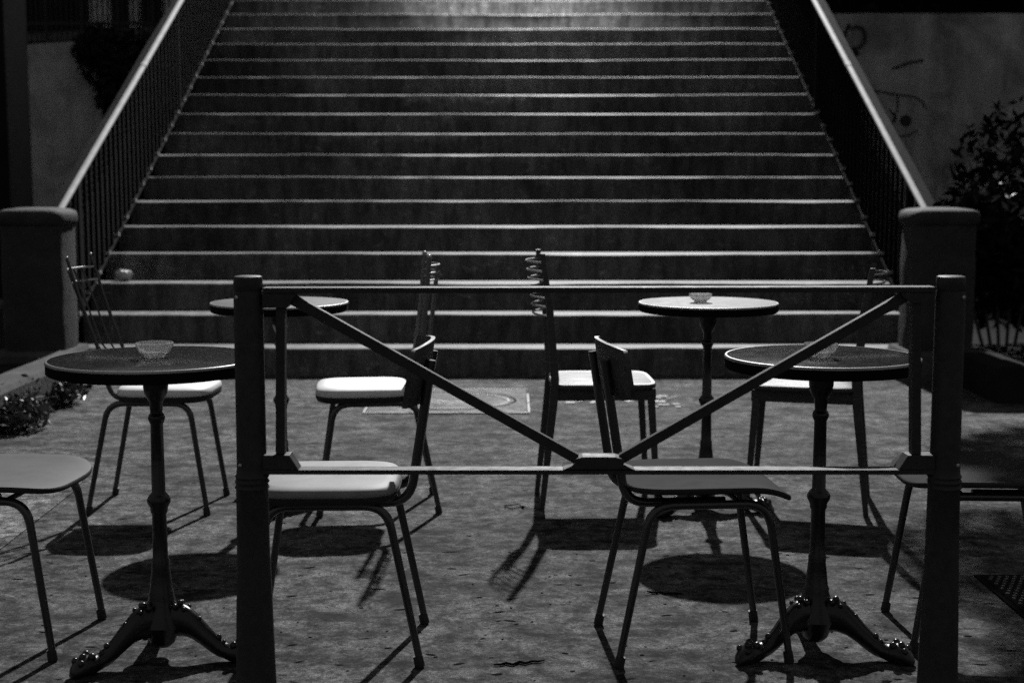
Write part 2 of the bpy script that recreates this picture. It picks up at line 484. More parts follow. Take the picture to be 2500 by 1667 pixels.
# kerbs
def kerb(x0, x1, y0, y1, label, m='kerb'):
    b = MB(); loops = []
    for k in range(25):
        y = y0 + (y1 - y0) * k / 24; d = noise.noise(Vector((y * 2, x0, 0))) * 0.008
        loops.append([(x0, y, -0.02), (x1, y, -0.02), (x1 + d, y, 0.17), (x1 - 0.02, y, 0.195 + d), (x0 + 0.02, y, 0.20 + d), (x0, y, 0.18)])
    tag(b.loops(loops).build('kerb_wall', M[m], angle=35), label, 'kerb')
kerb(-2.56, -2.36, 2.2, 7.93, 'low pale stone kerb wall running to the left pillar')
kerb(2.52, 2.74, 7.3, 7.93, 'low stone kerb wall, coloured dark for shade, running to the right pillar', 'soil')  # darker soil material puts shade into this kerb's colour
# raised beds behind the kerbs
b = MB(); b.add([(-12, -1, 0.12), (-2.57, -1, 0.12), (-2.57, 8.5, 0.12), (-2.92, 8.62, 0.12), (-2.92, 17.5, 0.12), (-12, 17.5, 0.12)], [tuple(range(6))])
b.add([(2.75, 5.6, 0.006), (12, 5.6, 0.006), (12, 17.5, 0.006), (2.72, 17.5, 0.006), (2.72, 8.62, 0.006), (2.75, 8.5, 0.006)], [tuple(range(6))])
tag(b.build('soil', M['soil'], smooth=False), kind='structure')

# side walls
def slabwall(name, x0, x1, y, z1fn, m, label, cat, th=0.25, root=None):
    loops = []
    for k in range(21):
        x = x0 + (x1 - x0) * k / 20; z = z1fn(x) + noise.noise(Vector((x * 3, y, 0))) * 0.015
        loops.append([(x, y, 0.1), (x, y + th, 0.1), (x, y + th, z), (x, y, z)])
    o = MB().loops(loops).build(name, m, root, angle=30)
    return tag(o, label, cat) if label else o
slabwall('garden_wall', -5.5, -2.98, 15.5, lambda x: 2.60 + 0.045 * (x + 5.4), M['plaster'], 'dim plastered wall left of the steps, partly hidden by a climbing plant', 'wall')
gw = empty('graffiti_wall', (0, 15.5, 0)); tag(gw, 'dim plastered wall right of the steps with sprayed black scribbles', 'wall')
def rloop():
    loops = []
    for k in range(41):
        x = 2.75 + (8.0 - 2.75) * k / 40; z = 2.93 + noise.noise(Vector((x * 3, 4, 0))) * 0.02
        seam = 0.03 if 4.55 < x < 4.66 else 0
        loops.append([(x, seam, 0.1), (x, 0.25, 0.1), (x, 0.25, z), (x, seam, z)])
    MB().loops(loops).build('plaster', M['plaster'], gw, angle=30)
rloop()
def stroke(pix, wpx, name='spray_mark'):
    ps = [D(a, c, 15.49) for a, c in pix]; ps = [Vector((p.x, -0.004, p.z)) for p in ps]
    dense = []
    for i in range(len(ps) - 1):
        for t in range(4): dense.append(ps[i].lerp(ps[i+1], t / 4))
    dense.append(ps[-1]); r = wpx / F * 15.4 / 2 * 1.35
    b = MB(); vs = []; fs = []
    for i, p in enumerate(dense):
        t = (dense[min(i+1, len(dense)-1)] - dense[max(i-1, 0)]); nrm = Vector((-t.z, 0, t.x)).normalized() * r * (1 + 0.25 * noise.noise(p * 9))
        vs += [p - nrm, p + nrm]
    for i in range(len(dense) - 1): fs.append((2*i, 2*i+1, 2*i+3, 2*i+2))
    b.add(vs, fs).build(name, M['paint_black'], gw, smooth=False)
stroke([(2043, 60), (2046, 74), (2048, 90)], 7)
stroke([(2075, 58), (2066, 78), (2058, 98), (2062, 112), (2078, 120), (2098, 117), (2112, 102), (2112, 84), (2104, 70), (2090, 66), (2076, 72)], 7)
stroke([(2082, 132), (2090, 128), (2097, 134)], 9)
stroke([(2180, 168), (2205, 160), (2225, 152), (2255, 148)], 5)
stroke([(2125, 220), (2160, 226), (2190, 231), (2230, 236), (2252, 248), (2262, 266)], 3)
stroke([(2192, 231), (2192, 262), (2182, 300)], 3)
stroke([(2172, 268), (2184, 280), (2188, 292), (2174, 300)], 3)
stroke([(2182, 322), (2200, 333), (2222, 330), (2240, 318)], 3)
b = MB(); c = D(2212, 295, 15.49); b.add([(c.x + 0.064 * math.cos(t * 0.5236), -0.005, c.z + 0.064 * math.sin(t * 0.5236)) for t in range(12)], [tuple(range(12))])
b.build('spray_mark', M['paint_black'], gw, smooth=False)

# dark pier at left, iron fence above the wall, pale house front far behind
b = MB(); b.box((-5.3, 12.6, 0.1), (-4.42, 13.2, 5.2))
tag(b.build('brick_pier', M['soot'], bevel=0.01), 'tall dark pier at the left edge of the picture', 'pier')
fr = empty('iron_fence', (-4.4, 15.62, 2.66)); tag(fr, 'dark iron fence of upright bars on top of the left plastered wall', 'fence')
rf = random.Random(3)
x = -1.0
for k in range(44):
    b = MB(); b.tube([(x, 0, -0.02), (x, 0, 1.4)], 0.011 if k % 7 else 0.024, 6); b.build('bar', M['iron'], fr)
    x += 0.052 + rf.random() * 0.006
for zz in (0.16, 1.25):
    b = MB(); b.box((-1.05, -0.015, zz), (1.35, 0.015, zz + 0.035)); b.build('cross_rail', M['iron'], fr, smooth=False)
hs = empty('house', (-6, 19.5, 2)); tag(hs, 'pale house front glimpsed through the iron fence at top left', 'house')
b = MB(); b.box((-2.5, 0, -2), (3.1, 0.3, 5)); b.build('wall', M['pale_wall'], hs, smooth=False)
for (xa, xb) in ((-1.6, -0.9), (-0.55, 0.32), (0.62, 0.86), (1.02, 1.3), (1.48, 1.9), (2.0, 2.5)):
    b = MB(); b.box((xa, -0.06, -0.6), (xb, -0.01, 4.0)); b.build('shutter', M['soil'], hs, smooth=False)
# sloping bank behind the wall
b = MB(); b.add([(-9, 15.76, 2.5), (-2.95, 15.76, 2.75), (-2.95, 19.4, 3.3), (-9, 19.4, 3.0)], [(0, 1, 2, 3)])
tag(b.build('path', M['kerb'], smooth=False), kind='structure')

# ------------------------------------------------------------ vegetation
def foliage(name, blobs, n, size, m, seed, parent=None):
    rng = random.Random(seed); b = MB()
    tot = sum(w_ for *_, w_ in blobs)
    for (c, r, w_) in blobs:
        for k in range(int(n * w_ / tot)):
            d = Vector((rng.gauss(0, 1), rng.gauss(0, 1), rng.gauss(0, 1))).normalized() * (rng.random() ** 0.4)
            p = Vector((c[0] + d.x * r[0], c[1] + d.y * r[1], c[2] + d.z * r[2]))
            if p.z < 0.03: continue
            b.leaf(p, size * (0.6 + rng.random() * 0.8), rng)
    return b.build(name, m, parent, smooth=False)
def px(a, c, Y): v = D(a, c, Y); return (v.x, v.y, v.z)
cl = empty('climbing_plant', (-4.0, 15.3, 0.1)); tag(cl, 'dark bushy creeper hanging over the left plastered wall', 'climbing plant')
bl = []
for (a, c, r) in ((225, 120, .22), (245, 160, .24), (262, 200, .2), (205, 118, .14), (250, 95, .16), (265, 240, .16), (285, 140, .3), (300, 210, .3), (320, 160, .3), (340, 120, .22), (290, 260, .2), (230, 80, .1)):
    p = px(a, c, 15.2); bl.append(((p[0] + 4.0, p[1] - 15.3, p[2] - 0.1), (r, .12, r), r * r))
foliage('foliage', bl, 5200, 0.035, M['leaf_dull'], 5, cl)
b = MB(); p = px(285, 470, 15.3); b.tube([(p[0] + 4.0, -0.03, 0), (p[0] + 4.02, -0.05, 0.8), (p[0] + 3.96, -0.03, 1.6), (p[0] + 4.05, 0, 2.2)], [0.03, 0.025, 0.02, 0.01], 8).build('stem', M['bark'], cl)

def tree(x, y, z, name, label, blobs, n, seed, h):
    t = empty(name, (x, y, z)); tag(t, label, 'tree')
    tr = MB(); tr.tube([(0, 0, -0.05), (0.05, 0.02, h * 0.3), (-0.03, 0, h * 0.6), (0.04, 0.03, h)], [0.14, 0.11, 0.08, 0.03], 10)
    rng = random.Random(seed)
    for k in range(7):
        a = rng.random() * 6.28; zz = h * (0.35 + 0.09 * k)
        tr.tube([(0, 0, zz), (math.cos(a) * 0.5, math.sin(a) * 0.5, zz + 0.35), (math.cos(a) * 1.0, math.sin(a) * 1.0, zz + 0.5)], [0.04, 0.025, 0.01], 6)
    tr.tube([(0, 0, h * .62), (-.9, -.8, 3.5), (-1.7, -1.7, 3.45), (-2.8, -2.7, 3.5), (-3.2, -3.4, 3.5)], [.06, .045, .03, .02, .008], 8)
    tr.tube([(-1.2, -1.2, 3.46), (-2.0, -1.1, 3.6), (-2.7, -2.2, 3.6)], [.03, .018, .006], 6)
    tr.build('trunk', M['bark'], t)
    foliage('crown', blobs, n, 0.065, M['leaf_far'], seed, t)
tree(5.25, 11.0, 0.1, 'tree', 'dark leafy tree at the right edge in front of the graffiti wall',
     [((0, 0, 3.6), (1.3, 1.0, 1.6), 3.4), ((0.4, 0, 1.7), (1.0, .8, 1.3), 2.0), ((-0.35, 0, 1.3), (.75, .6, .9), 1.2),
      ((-1.85, -.7, 4.0), (.8, .6, .5), 1.7), ((-2.65, -1.0, 3.6), (.7, .55, .4), 1.6), ((-2.15, -1.7, 3.4), (.8, .6, .45), 1.4), ((-2.55, -2.4, 3.55), (.75, .6, .4), 1.1), ((-3.35, -2.3, 3.6), (.55, .5, .32), .55), ((-3.25, -3.3, 3.5), (.7, .6, .35), .9), ((-2.4, -3.3, 3.5), (.9, .65, .38), 1.8)], 29000, 11, 4.6)
sh = empty('shrub', (3.1, 9.0, 0.1)); tag(sh, 'low shrub with a few leaves coloured paler as if lit behind the right pillar', 'shrub')
foliage('foliage', [((0, 0, .62), (.32, .3, .38), 1), ((-.28, -.1, .75), (.2, .2, .3), .5), ((.35, .1, .55), (.4, .3, .5), 1), ((0.3, 0.6, 1.0), (.5, .4, .6), 1), ((.7, .9, .5), (1.1, .5, .55), 3), ((1.5, 1.6, .8), (.8, .5, .7), 3)], 9000, 0.05, M['leaf_far'], 21, sh)
foliage('leaf_spray', [((.15, -.25, .92), (.30, .08, .16), 1), ((-.05, -.2, .95), (.08, .06, .14), .3)], 46, 0.028, M['leaf'], 22, sh)  # brighter leaf material stands for the few lit leaves
b = MB()
for k in range(5): b.tube([(0.05 * k - .1, 0, 0), (0.09 * k - .2, 0.02, 0.35), (0.16 * k - .3, 0, 0.7)], [0.012, 0.009, 0.004], 6)
b.build('stem', M['bark'], sh)
def weed(x, y, r, n, seed, label):
    t = empty('weed', (x, y, 0)); tag(t, label, 'weed', 'weeds along the left kerb')
    foliage('leaves', [((0, 0, .07), (r, r * 1.5, .10), 1)], n, 0.022, M['leaf'], seed, t)
    b = MB(); rng = random.Random(seed)
    for k in range(8): b.tube([(0, 0, 0), (rng.uniform(-r, r) * .5, rng.uniform(-r, r) * .7, .06), (rng.uniform(-r, r), rng.uniform(-r, r), .12)], [.004, .003, .001], 5)
    b.build('stem', M['leaf_dull'], t)
weed(-2.27, 5.75, .10, 420, 31, 'leafy weed at the kerb foot, nearest the left picture edge')
weed(-2.27, 6.55, .11, 520, 32, 'glossy leafy weed at the kerb foot, behind the nearest one')
weed(-2.29, 7.3, .09, 260, 33, 'small weed at the kerb foot, closest to the left pillar')
def leaf_screen(name, cx, cy, hx, hy, z0, z1, n, seed, label):  # added black foliage backdrop, covers the pale sky glow
    t = empty(name, (cx, cy, 0)); tag(t, label, 'leaf_screen')
    b = MB(); loops = []
    for k in range(9):
        z = z0 + (z1 - z0) * k / 8
        loops.append([(px_ + .1 * noise.noise(Vector((px_, z, seed))), py_ + .1 * noise.noise(Vector((px_, z, seed + 5))), z) for px_, py_ in
                      [(-hx + .15 + (2 * hx - .3) * j / 14, -hy + .15) for j in range(15)] + [(hx - .15 - (2 * hx - .3) * j / 14, hy - .15) for j in range(15)]])
    b.loops(loops).build('stem', M['screen_core'], t)  # solid black core keeps the sky from showing through
    rng = random.Random(seed); b = MB()
    for k in range(n):
        q = rng.random()
        x = rng.uniform(-hx, hx); z = rng.uniform(z0, z1 + .15); y = -hy + abs(rng.gauss(0, .12))
        if q > .75: z = z1 + rng.gauss(0, .15); y = rng.uniform(-hy, hy)
        b.leaf((x, y + .25 * noise.noise(Vector((x * 1.5, z * 1.5, seed))), z), .07 * (.6 + rng.random()), rng)
    b.build('foliage', M['leaf_far'], t, smooth=False)
leaf_screen('leaf_screen', 7.55, 17.0, 4.2, .6, 0.1, 8.5, 9000, 51, 'added black leaf screen hiding the sky behind the graffiti wall')
leaf_screen('leaf_screen', -12.2, 16.5, 6.0, .6, 2.0, 7.5, 5000, 52, 'added black leaf screen hiding the sky beyond the dark pier at far left')
b = MB(); rng = random.Random(44)
for k in range(2600):
    y = rng.uniform(2.5, 7.9); x = -2.335 + rng.gauss(0, 0.02) + 0.05 * noise.noise(Vector((y * 3, 0, 0)))
    b.leaf((x, y, abs(rng.gauss(0.05, 0.05))), 0.016 * (0.6 + rng.random()), rng)
tag(b.build('ground_ivy', M['leaf_dull'], smooth=False), 'dark creeping growth covering the face of the left kerb', 'ivy', kind='stuff')

# ------------------------------------------------------------ tables
def roundtop(r, zt, th, m_top, parent):
    b = MB(); b.lathe([(r * 0.985, zt - th), (r, zt - th + 0.003), (r, zt - 0.006)], n=72).build('rim', M['iron_dull'], parent)
    b = MB(); b.lathe([(r + 0.0012, zt - 0.006), (r + 0.0016, zt - 0.002), (r, zt + 0.0004), (r - 0.003, zt + 0.0006)], n=72).build('edge_band', M['edge'], parent, angle=80)
    b = MB(); b.lathe([(r - 0.003, zt - 0.01), (r - 0.003, zt + 0.0002), (r - 0.006, zt + 0.001)], n=72).build('tabletop', m_top, parent)
def table(x, y, rz, r, m_top, label, zt=0.73):
    t = empty('bistro_table', (x, y, 0), rz); tag(t, label, 'table', 'round bistro tables behind the barrier')
    roundtop(r, zt, 0.031, m_top, t)
    b = MB(); b.lathe([(0.055, zt - 0.034), (0.052, zt - 0.040), (0.030, zt - 0.044), (0.0295, zt - 0.07), (0.027, zt - 0.085), (0.019, zt - 0.10), (0.0165, zt - 0.105),
                       (0.0145, zt - 0.13), (0.0145, 0.598), (0.018, 0.594), (0.0205, 0.585), (0.018, 0.577), (0.0150, 0.571),
                       (0.0165, 0.405), (0.023, 0.398), (0.0285, 0.388), (0.0275, 0.380), (0.021, 0.368), (0.0205, 0.358), (0.017, 0.352),
                       (0.0185, 0.245), (0.0215, 0.238), (0.0215, 0.22), (0.024, 0.20), (0.0275, 0.165), (0.0305, 0.158), (0.0305, 0.148),
                       (0.040, 0.120), (0.055, 0.08), (0.038, 0.055), (0.030, 0.035), (0.018, 0.024), (0.006, 0.02), (0.055, 0.08), (0.035, 0.06), (0.012, 0.055)], n=28).build('pedestal', M['cast'], t, angle=50)
    for k in range(3):
        a = k * 2 * math.pi / 3
        lg = MB(); prof = [(.03, .092, .026, .042), (.055, .095, .024, .040), (.080, .086, .022, .036), (.105, .068, .020, .032), (.128, .049, .018, .028), (.150, .034, .017, .024), (.166, .027, .018, .020), (.184, .023, .023, .021), (.202, .026, .028, .025), (.222, .023, .027, .022), (.236, .015, .020, .014), (.244, .009, .008, .006)]
        loops = []
        for (rr, z, hw, hh) in prof:
            l = []
            for j in range(14):
                q = 2 * math.pi * j / 14
                l.append((rr, hw * math.cos(q), max(0.0015, z + hh * math.sin(q))))
            loops.append(l)
        lg.loops(loops)
        for (rr, yy, zz, s_) in ((.150, 0, .058, .008), (.163, 0, .047, .006), (.196, .014, .046, .010), (.196, -.014, .046, .010), (.212, .0, .045, .010), (.224, .015, .036, .009), (.224, -.015, .036, .009), (.050, 0, .134, .009), (.045, .018, .130, .008), (.045, -.018, .130, .008), (.066, .014, .124, .006), (.066, -.014, .124, .006), (.100, 0, .100, .006)):
            lg.sphere((rr, yy, zz), s_, 8, 6)
        mtx = Matrix.Rotation(a, 4, 'Z'); lg.v = [tuple(mtx @ Vector(v)) for v in lg.v]
        o = lg.build('leg', M['cast'], t, angle=70)
    return t
table(-0.851, 3.363, R(-135), 0.250, M['top_dark'], 'front left bistro table with dark speckled top')
table(0.748, 3.406, R(-150), 0.232, M['top_dark'], 'front right bistro table behind the right diagonal brace')
table(0.683, 4.935, R(-140), 0.241, M['top_pale'], 'rear right bistro table with pale reflective top')
table(-0.811, 4.945, R(-100), 0.238, M['top_mid'], 'rear left bistro table half hidden by the left barrier post')

def ashtray(x, y, z, r, h, label, tilt=0.0):
    b = MB()
    outer = [(r * .50, 0), (r * .55, h * .03), (r * .55, h * .14), (r * .53, h * .18), (r * .68, h * .26), (r * .82, h * .40), (r * .91, h * .56), (r * .955, h * .70), (r * .955, h * .73), (r * .985, h * .75), (r, h * .97), (r * .985, h)]
    inner = [(r * .94, h), (r * .925, h * .75), (r * .86, h * .56), (r * .75, h * .42), (r * .6, h * .33), (r * .4, h * .30), (.0015, h * .30)]
    b.lathe(outer + inner, n=48)
    o = b.build('ashtray', M['glass'], None, angle=60, loc=(x, y, z)); o.rotation_euler = (0, tilt, 0)
    return tag(o, label, 'ashtray', 'clear glass ashtrays on the tables')
p = G(378, 872, .7315); ashtray(p.x, p.y, .7315, .0445, .036, 'round glass ashtray on the front left table', -0.0)
p = G(2004, 872, .7315); ashtray(p.x, p.y, .7315, .040, .034, 'round glass ashtray on the front right table, crossed by the barrier brace')
p = G(1710, 738, .7315); ashtray(p.x, p.y, .7315, .040, .032, 'round glass ashtray on the pale rear right table')

# ------------------------------------------------------------ chairs (local +x is forward)
SHIFT = 0.0
def rrect(hx, hy, z, p=4.0, n=48, cx=None, dzf=None):
    cx0 = 0.0 if cx is not None else SHIFT; cx = cx or 0.0
    l = []
    for j in range(n):
        t = 2 * math.pi * j / n; c, s_ = math.cos(t), math.sin(t)
        x = cx + hx * math.copysign(abs(c) ** (2 / p), c); y = hy * math.copysign(abs(s_) ** (2 / p), s_)
        l.append((x + cx0, y, z + (dzf(x, y) if dzf else 0)))
    return l
def seat_pad(m, hx, hy, z, p, dome, th, parent):
    ls = [rrect(hx * a, hy * a2, z + h_, p) for a, a2, h_ in ((.96, .96, -th * .5), (1, 1, -th * .3), (1.005, 1.005, 0), (.99, .985, dome * .45), (.95, .94, dome * .8), (.8, .78, dome * .97), (.5, .5, dome * 1.02), (.15, .15, dome * 1.03))]
    MB().loops(ls).build('seat', m, parent, angle=75)
    ls = [rrect(hx * .93, hy * .93, z - th * 1.25, p), rrect(hx * .985, hy * .985, z - th * 1.1, p), rrect(hx * 1.006, hy * 1.006, z - th * .8, p), rrect(hx * 1.006, hy * 1.006, z - th * .32, p), rrect(hx * .95, hy * .95, z - th * .45, p)]
    MB().loops(ls).build('seat_trim', M['trim'], parent, angle=50)
def seat_ply(m, hx, hy, z, p, lip, parent):
    def dz(x, y):
        u = x / hx
        d = -lip * max(0, u - .45) ** 2 * 3.3 + 0.012 * max(0, -u - .5) ** 2
        return d + 0.010 * (abs(y) / hy) ** 3
    def wide(k): return lambda x, y: dz(x, y)
    ls = [rrect(hx * a, hy * a, z + h_, p, dzf=dz) for a, h_ in ((.06, -.014), (.25, -.014), (.5, -.014), (.7, -.014), (.85, -.014), (.975, -.014), (1.0, -.011))]
    ls2 = [rrect(hx * a, hy * a, z + h_, p, dzf=dz) for a, h_ in ((1.0, -.0112), (1.003, -.006), (1.0, -.0012), (.992, 0))]
    MB().loops(ls, cap=False).build('seat_underside', M['trim'], parent, angle=60)
    ls3 = [rrect(hx * a, hy * a, z + h_, p, dzf=dz) for a, h_ in ((.99, -.004), (.993, .0002), (.975, .0008), (.85, .0008), (.7, .0008), (.5, .0008), (.25, .0008), (.06, .0008))]
    MB().loops(ls2, cap=False).build('seat_edge', M['trim'], parent, angle=60)
    MB().loops(ls3).build('seat', m, parent, angle=60)

def wire_back(parent, xb, zb, xt, zt, hw, rows, spindles, post_r, mp, mw, ball=True, bul=0.045):
    """two posts and curved rails bulging backwards between them"""
    for s_ in (-1, 1):
        b = MB(); b.tube([(xb, s_ * hw, zb), ((xb + xt) / 2 - .004, s_ * hw, (zb + zt) / 2), (xt, s_ * hw, zt)], [post_r * 1.15, post_r, post_r * .9], 10)
        o = b.build('back_post', mp, parent)
        if ball: MB().sphere((xt, s_ * hw, zt + post_r * .5), post_r * .95, 10, 8).build('finial', M['chrome'], o)
    def at(z): t = (z - zb) / (zt - zb); return xb + (xt - xb) * t
    for z in rows:
        x = at(z); b = MB()
        pts = [(x - bul * math.cos(math.pi / 2 * u) ** .8, hw * u, z - .002 * math.cos(u)) for u in [-1 + k / 10 for k in range(21)] if True]
        b.tube(pts, 0.0036, 8); b.build('back_rail', mw, parent)
    for u in spindles:
        z0, z1 = min(rows[-1], .52), rows[0]; o = bul * math.cos(math.pi / 2 * u) ** .8
        b = MB(); b.tube([(at(.52) - o * .3, hw * u, .52), (at(.56) - o, hw * u, .58), (at(z1) - o, hw * u, z1)], 0.0035, 8); b.build('spindle', mp, parent)

def tube_legs(t, hy=0.155, top=0.388, xf=.15, ff=.207, fr=-.207, xr=-.13):
    for s_ in (-1, 1):
        y0, y1 = s_ * hy, s_ * (hy + 0.012)
        for (xt, xg, nm) in ((xf, ff, 1), (xr, fr, -1)):
            pts = fillet([(0.0, y0, top), (xt, y0, top), (xg, y1, 0.012)], 0.055)
            b = MB(); b.tube(pts, [0.0108] * (len(pts) - 2) + [0.0100, 0.0090], 12)
            o = b.build('leg', M['steel'], t)
            d = (Vector((xg, y1, 0.012)) - Vector((xt, y0, top))).normalized()
            e = Vector((xg, y1, 0.0)); MB().tube([e - d * 0.028, e - d * 0.004, (e.x, e.y, 0.001)], [0.0118, 0.0125, 0.0115], 12).build('foot_cap', M['rubber'], o)
    b = MB()
    for x in (-.09, .09): b.tube([(x, -hy, top - .004), (x, hy, top - .004)], 0.007, 8)
    b.build('cross_bar', M['steel'], t)
def plate_back(t, hy, top_z, bot_z, width, mat_, hx_top, rear=-.178, bulge=.042, lean=.058):
    zb = .383
    for s_ in (-1, 1):
        y = s_ * hy * .52
        top = (rear - lean, y, top_z - .03)
        pts = fillet([(.06, y, zb), (rear - .005, y, zb), top], 0.055)
        b = MB(); b.tube(pts, 0.0112, 12); b.build('back_tube', M['steel'], t)
    NU, NV = 18, 8; loops = []
    for i in range(NV + 1):
        v = i / NV; z = bot_z + (top_z - bot_z) * v
        xc = rear - lean * (z - zb) / (top_z - .03 - zb) - .002
        e = 1.0 - .10 * (abs(2 * v - 1) ** 4)
        outer = []; inner = []
        for j in range(NU + 1):
            u = -1 + 2 * j / NU
            crown = 0.012 * (1 - u * u) * (v if v > .5 else 0)
            xo = xc + bulge * (u * u) ; yy = width * u * e
            outer.append((xo, yy, z + crown)); inner.append((xo + .010, yy * .985, z + crown))
        loops.append(outer + inner[::-1])
    MB().loops(loops).build('backrest', mat_, t, angle=60)

def low_chair(x, y, rz, seat, m_seat, label, m_back=None, hx=.178, hy=.185, bot=.62):
    global SHIFT
    SHIFT = .022
    t = empty('cafe_chair', (x, y, 0), R(rz)); tag(t, label, 'chair', 'cafe chairs round the bistro tables')
    tube_legs(t, hy=.155)
    if seat == 'pad': seat_pad(m_seat, hx, hy, .419, 4.2, .016, .022, t)
    elif seat == 'ply': seat_ply(m_seat, hx + .015, hy + .005, .423, 3.6, .012, t)
    else: seat_ply(m_seat, hx + .02, hy, .423, 5, .03, t)
    plate_back(t, .185, .757, bot, .175, m_back or M['wood'], .1)
    return t
def high_tube_chair(x, y, rz, m_seat, label, rows, spindles, post_r=.0075, lean=.06, rx=-.14):
    global SHIFT
    SHIFT = .05
    t = empty('cafe_chair', (x, y, 0), R(rz)); tag(t, label, 'chair', 'cafe chairs round the bistro tables')
    tube_legs(t, hy=.145)
    seat_pad(m_seat, .164, .175, .421, 4.0, .022, .024, t)
    for s_ in (-1, 1):
        pts = fillet([(.06, s_ * .12, .398), (rx + .012, s_ * .12, .398), (rx - .004, s_ * .13, .54)], 0.06)
        MB().tube(pts, 0.0085, 10).build('back_tube', M['steel'], t)
    wire_back(t, rx, .51, rx - lean, .885, .13, rows, spindles, post_r, M['grey_steel'] if post_r > .008 else M['steel'], M['chrome'])
    return t
def wood_chair(x, y, rz, m_seat, label, rows, top=.90):
    t = empty('cafe_chair', (x, y, 0), R(rz)); tag(t, label, 'chair', 'cafe chairs round the bistro tables')
    for s_ in (-1, 1):
        b = MB(); q = []
        for (xx, yy, z, hw) in ((.205, .16, 0.0, .009), (.178, .15, .40, .0125)):
            q.append([(xx - hw, s_ * yy - hw, z), (xx + hw, s_ * yy - hw, z), (xx + hw, s_ * yy + hw, z), (xx - hw, s_ * yy + hw, z)])
        b.loops(q).build('leg', M['wood'], t, bevel=.002)
        b = MB(); q = []
        for (xx, yy, z, hw) in ((-.205, .16, 0.0, .009), (-.165, .152, .38, .0145), (-.160, .152, .46, .0145), (-.178, .150, .70, .012), (-.205, .148, top, .009)):
            q.append([(xx - hw, s_ * yy - hw * .85, z), (xx + hw, s_ * yy - hw * .85, z), (xx + hw, s_ * yy + hw * .85, z), (xx - hw, s_ * yy + hw * .85, z)])
        b.loops(q).build('leg', M['wood'], t, bevel=.002)
    b = MB()
    b.box((-.15, -.157, .385), (.195, -.139, .424)); b.box((-.15, .139, .385), (.195, .157, .424)); b.box((.17, -.139, .387), (.188, .139, .422)); b.box((-.145, -.139, .387), (-.127, .139, .422))
    b.build('apron', M['wood'], t, bevel=.002)
    def dz(x_, y_): return -.010 * math.cos(min(1.5, abs(y_) / .12)) * (1 if abs(x_) < .14 else .3) - .02 * max(0, x_ / .2 - .8) 
    ls = [rrect(.185 * a, .19 * a2, .426 + h_, 6, cx=.015, dzf=(lambda X, Y_: 0)) for a, a2, h_ in ((.95, .95, 0), (1.0, 1.0, .003), (1.01, 1.01, .010))]
    ls += [rrect(.185 * a, .19 * a2, .426 + h_, 6, cx=.015) for a, a2, h_ in ((1.0, 1.0, .017), (.985, .985, .0185))]
    MB().loops(ls).build('seat_edge', M['wood'], t, angle=60)
    ls = [rrect(.185 * a, .19 * a, .426 + h_, 6, cx=.015) for a, h_ in ((.98, .0170), (.98, .0192), (.9, .0180), (.7, .0155), (.4, .014), (.1, .0138))]
    MB().loops(ls).build('seat', m_seat, t, angle=60)
    def at(z): return -.178 - .027 * (z - .70) / .2
    for z in rows:
        xx = at(z); b = MB()
        pts = [(xx - 0.055 * math.cos(math.pi / 2 * u) ** .8, .148 * u, z + .0) for u in [-1 + k / 10 for k in range(21)]]
        b.tube(pts, 0.0036, 8); b.build('back_rail', M['chrome'], t)
    return t

# A front left, cropped by the picture edge
low_chair(-1.30, 3.50, -4, 'ply', M['seat_grey'], 'grey thin-seated tube chair cut off by the left picture edge', hx=.180, hy=.20)
# D in front of the left brace
low_chair(-.43, 3.44, 181.5, 'pad', M['seat_white_worn'], 'white padded tube chair right beside the left barrier post, curved low back')
# F right of centre
low_chair(.445, 3.455, 5, 'saddle', M['seat_dark'], 'dark low-backed tube chair right of the barrier centre plate', bot=.645)
# H front right, cropped
low_chair(1.20, 3.54, 177, 'ply', M['seat_dark'], 'dark round-cornered tube chair behind the right barrier post', hx=.185, hy=.20)
# B rear left
high_tube_chair(-1.26, 4.99, -1, M['seat_white'], 'white padded chair with tall slender rail back, behind the front left table', [.845, .80], [-.6, -.2, .2, .6], post_r=.006, lean=.12)
# C rear centre left
high_tube_chair(-.478, 4.985, 187, M['seat_white'], 'white padded chair with tall post back standing near the manhole cover', [.86, .835, .81], [-.35, .05, .45], post_r=.0095, lean=.04)
# E rear centre
wood_chair(.305, 5.085, 2, M['seat_white'], 'square wooden chair with white seat and curved wire rails, left of the pale table', [.868 - .031 * k for k in range(7)])
# G rear right
wood_chair(1.065, 5.02, 165, M['seat_wood'], 'square wooden chair with scuffed wooden seat under the front right table edge', [.832, .80], top=.855)

# ------------------------------------------------------------ barrier
BY = 2.94
YF, YB = BY - .02, BY + .02
br = empty('pedestrian_barrier', (0, BY, 0)); tag(br, 'black iron barrier with two posts and a v-shaped brace across the foreground', 'barrier')
def pf(pts): return [(D(a, c, YF).x, D(a, c, YF).z) for a, c in pts]
def bar(name, pts, y0=YF - BY, y1=YB - BY, m='iron', bev=0.0012):
    b = MB(); b.prism_y(pf(pts), y0, y1); return b.build(name, M[m], br, bevel=bev, smooth=False)
MX = 2923.0
def mir(pts): return [(MX - a, c) for a, c in pts][::-1]
bar('top_rail', [(640, 703), (2285, 700.5), (2285, 714), (640, 716.5)])
bar('bottom_rail', [(640, 1147), (2285, 1147), (2285, 1158.5), (640, 1158.5)])
bar('centre_plate', [(1423, 1115), (1503, 1115), (1526, 1122), (1521, 1137), (1549, 1146.2), (1549, 1146.4), (1375, 1146.4), (1375, 1146.2), (1402, 1140), (1404, 1131), (1398, 1122)], y0=YF - BY - .0015, y1=YB - BY + .0015)
bar('diagonal_brace', [(712, 718), (1414, 1113), (1402, 1134), (700, 741)], y0=-.009, y1=.009)
bar('diagonal_brace', [(1512, 1113), (2213, 713), (2222, 736), (1522, 1135)], y0=-.009, y1=.009)
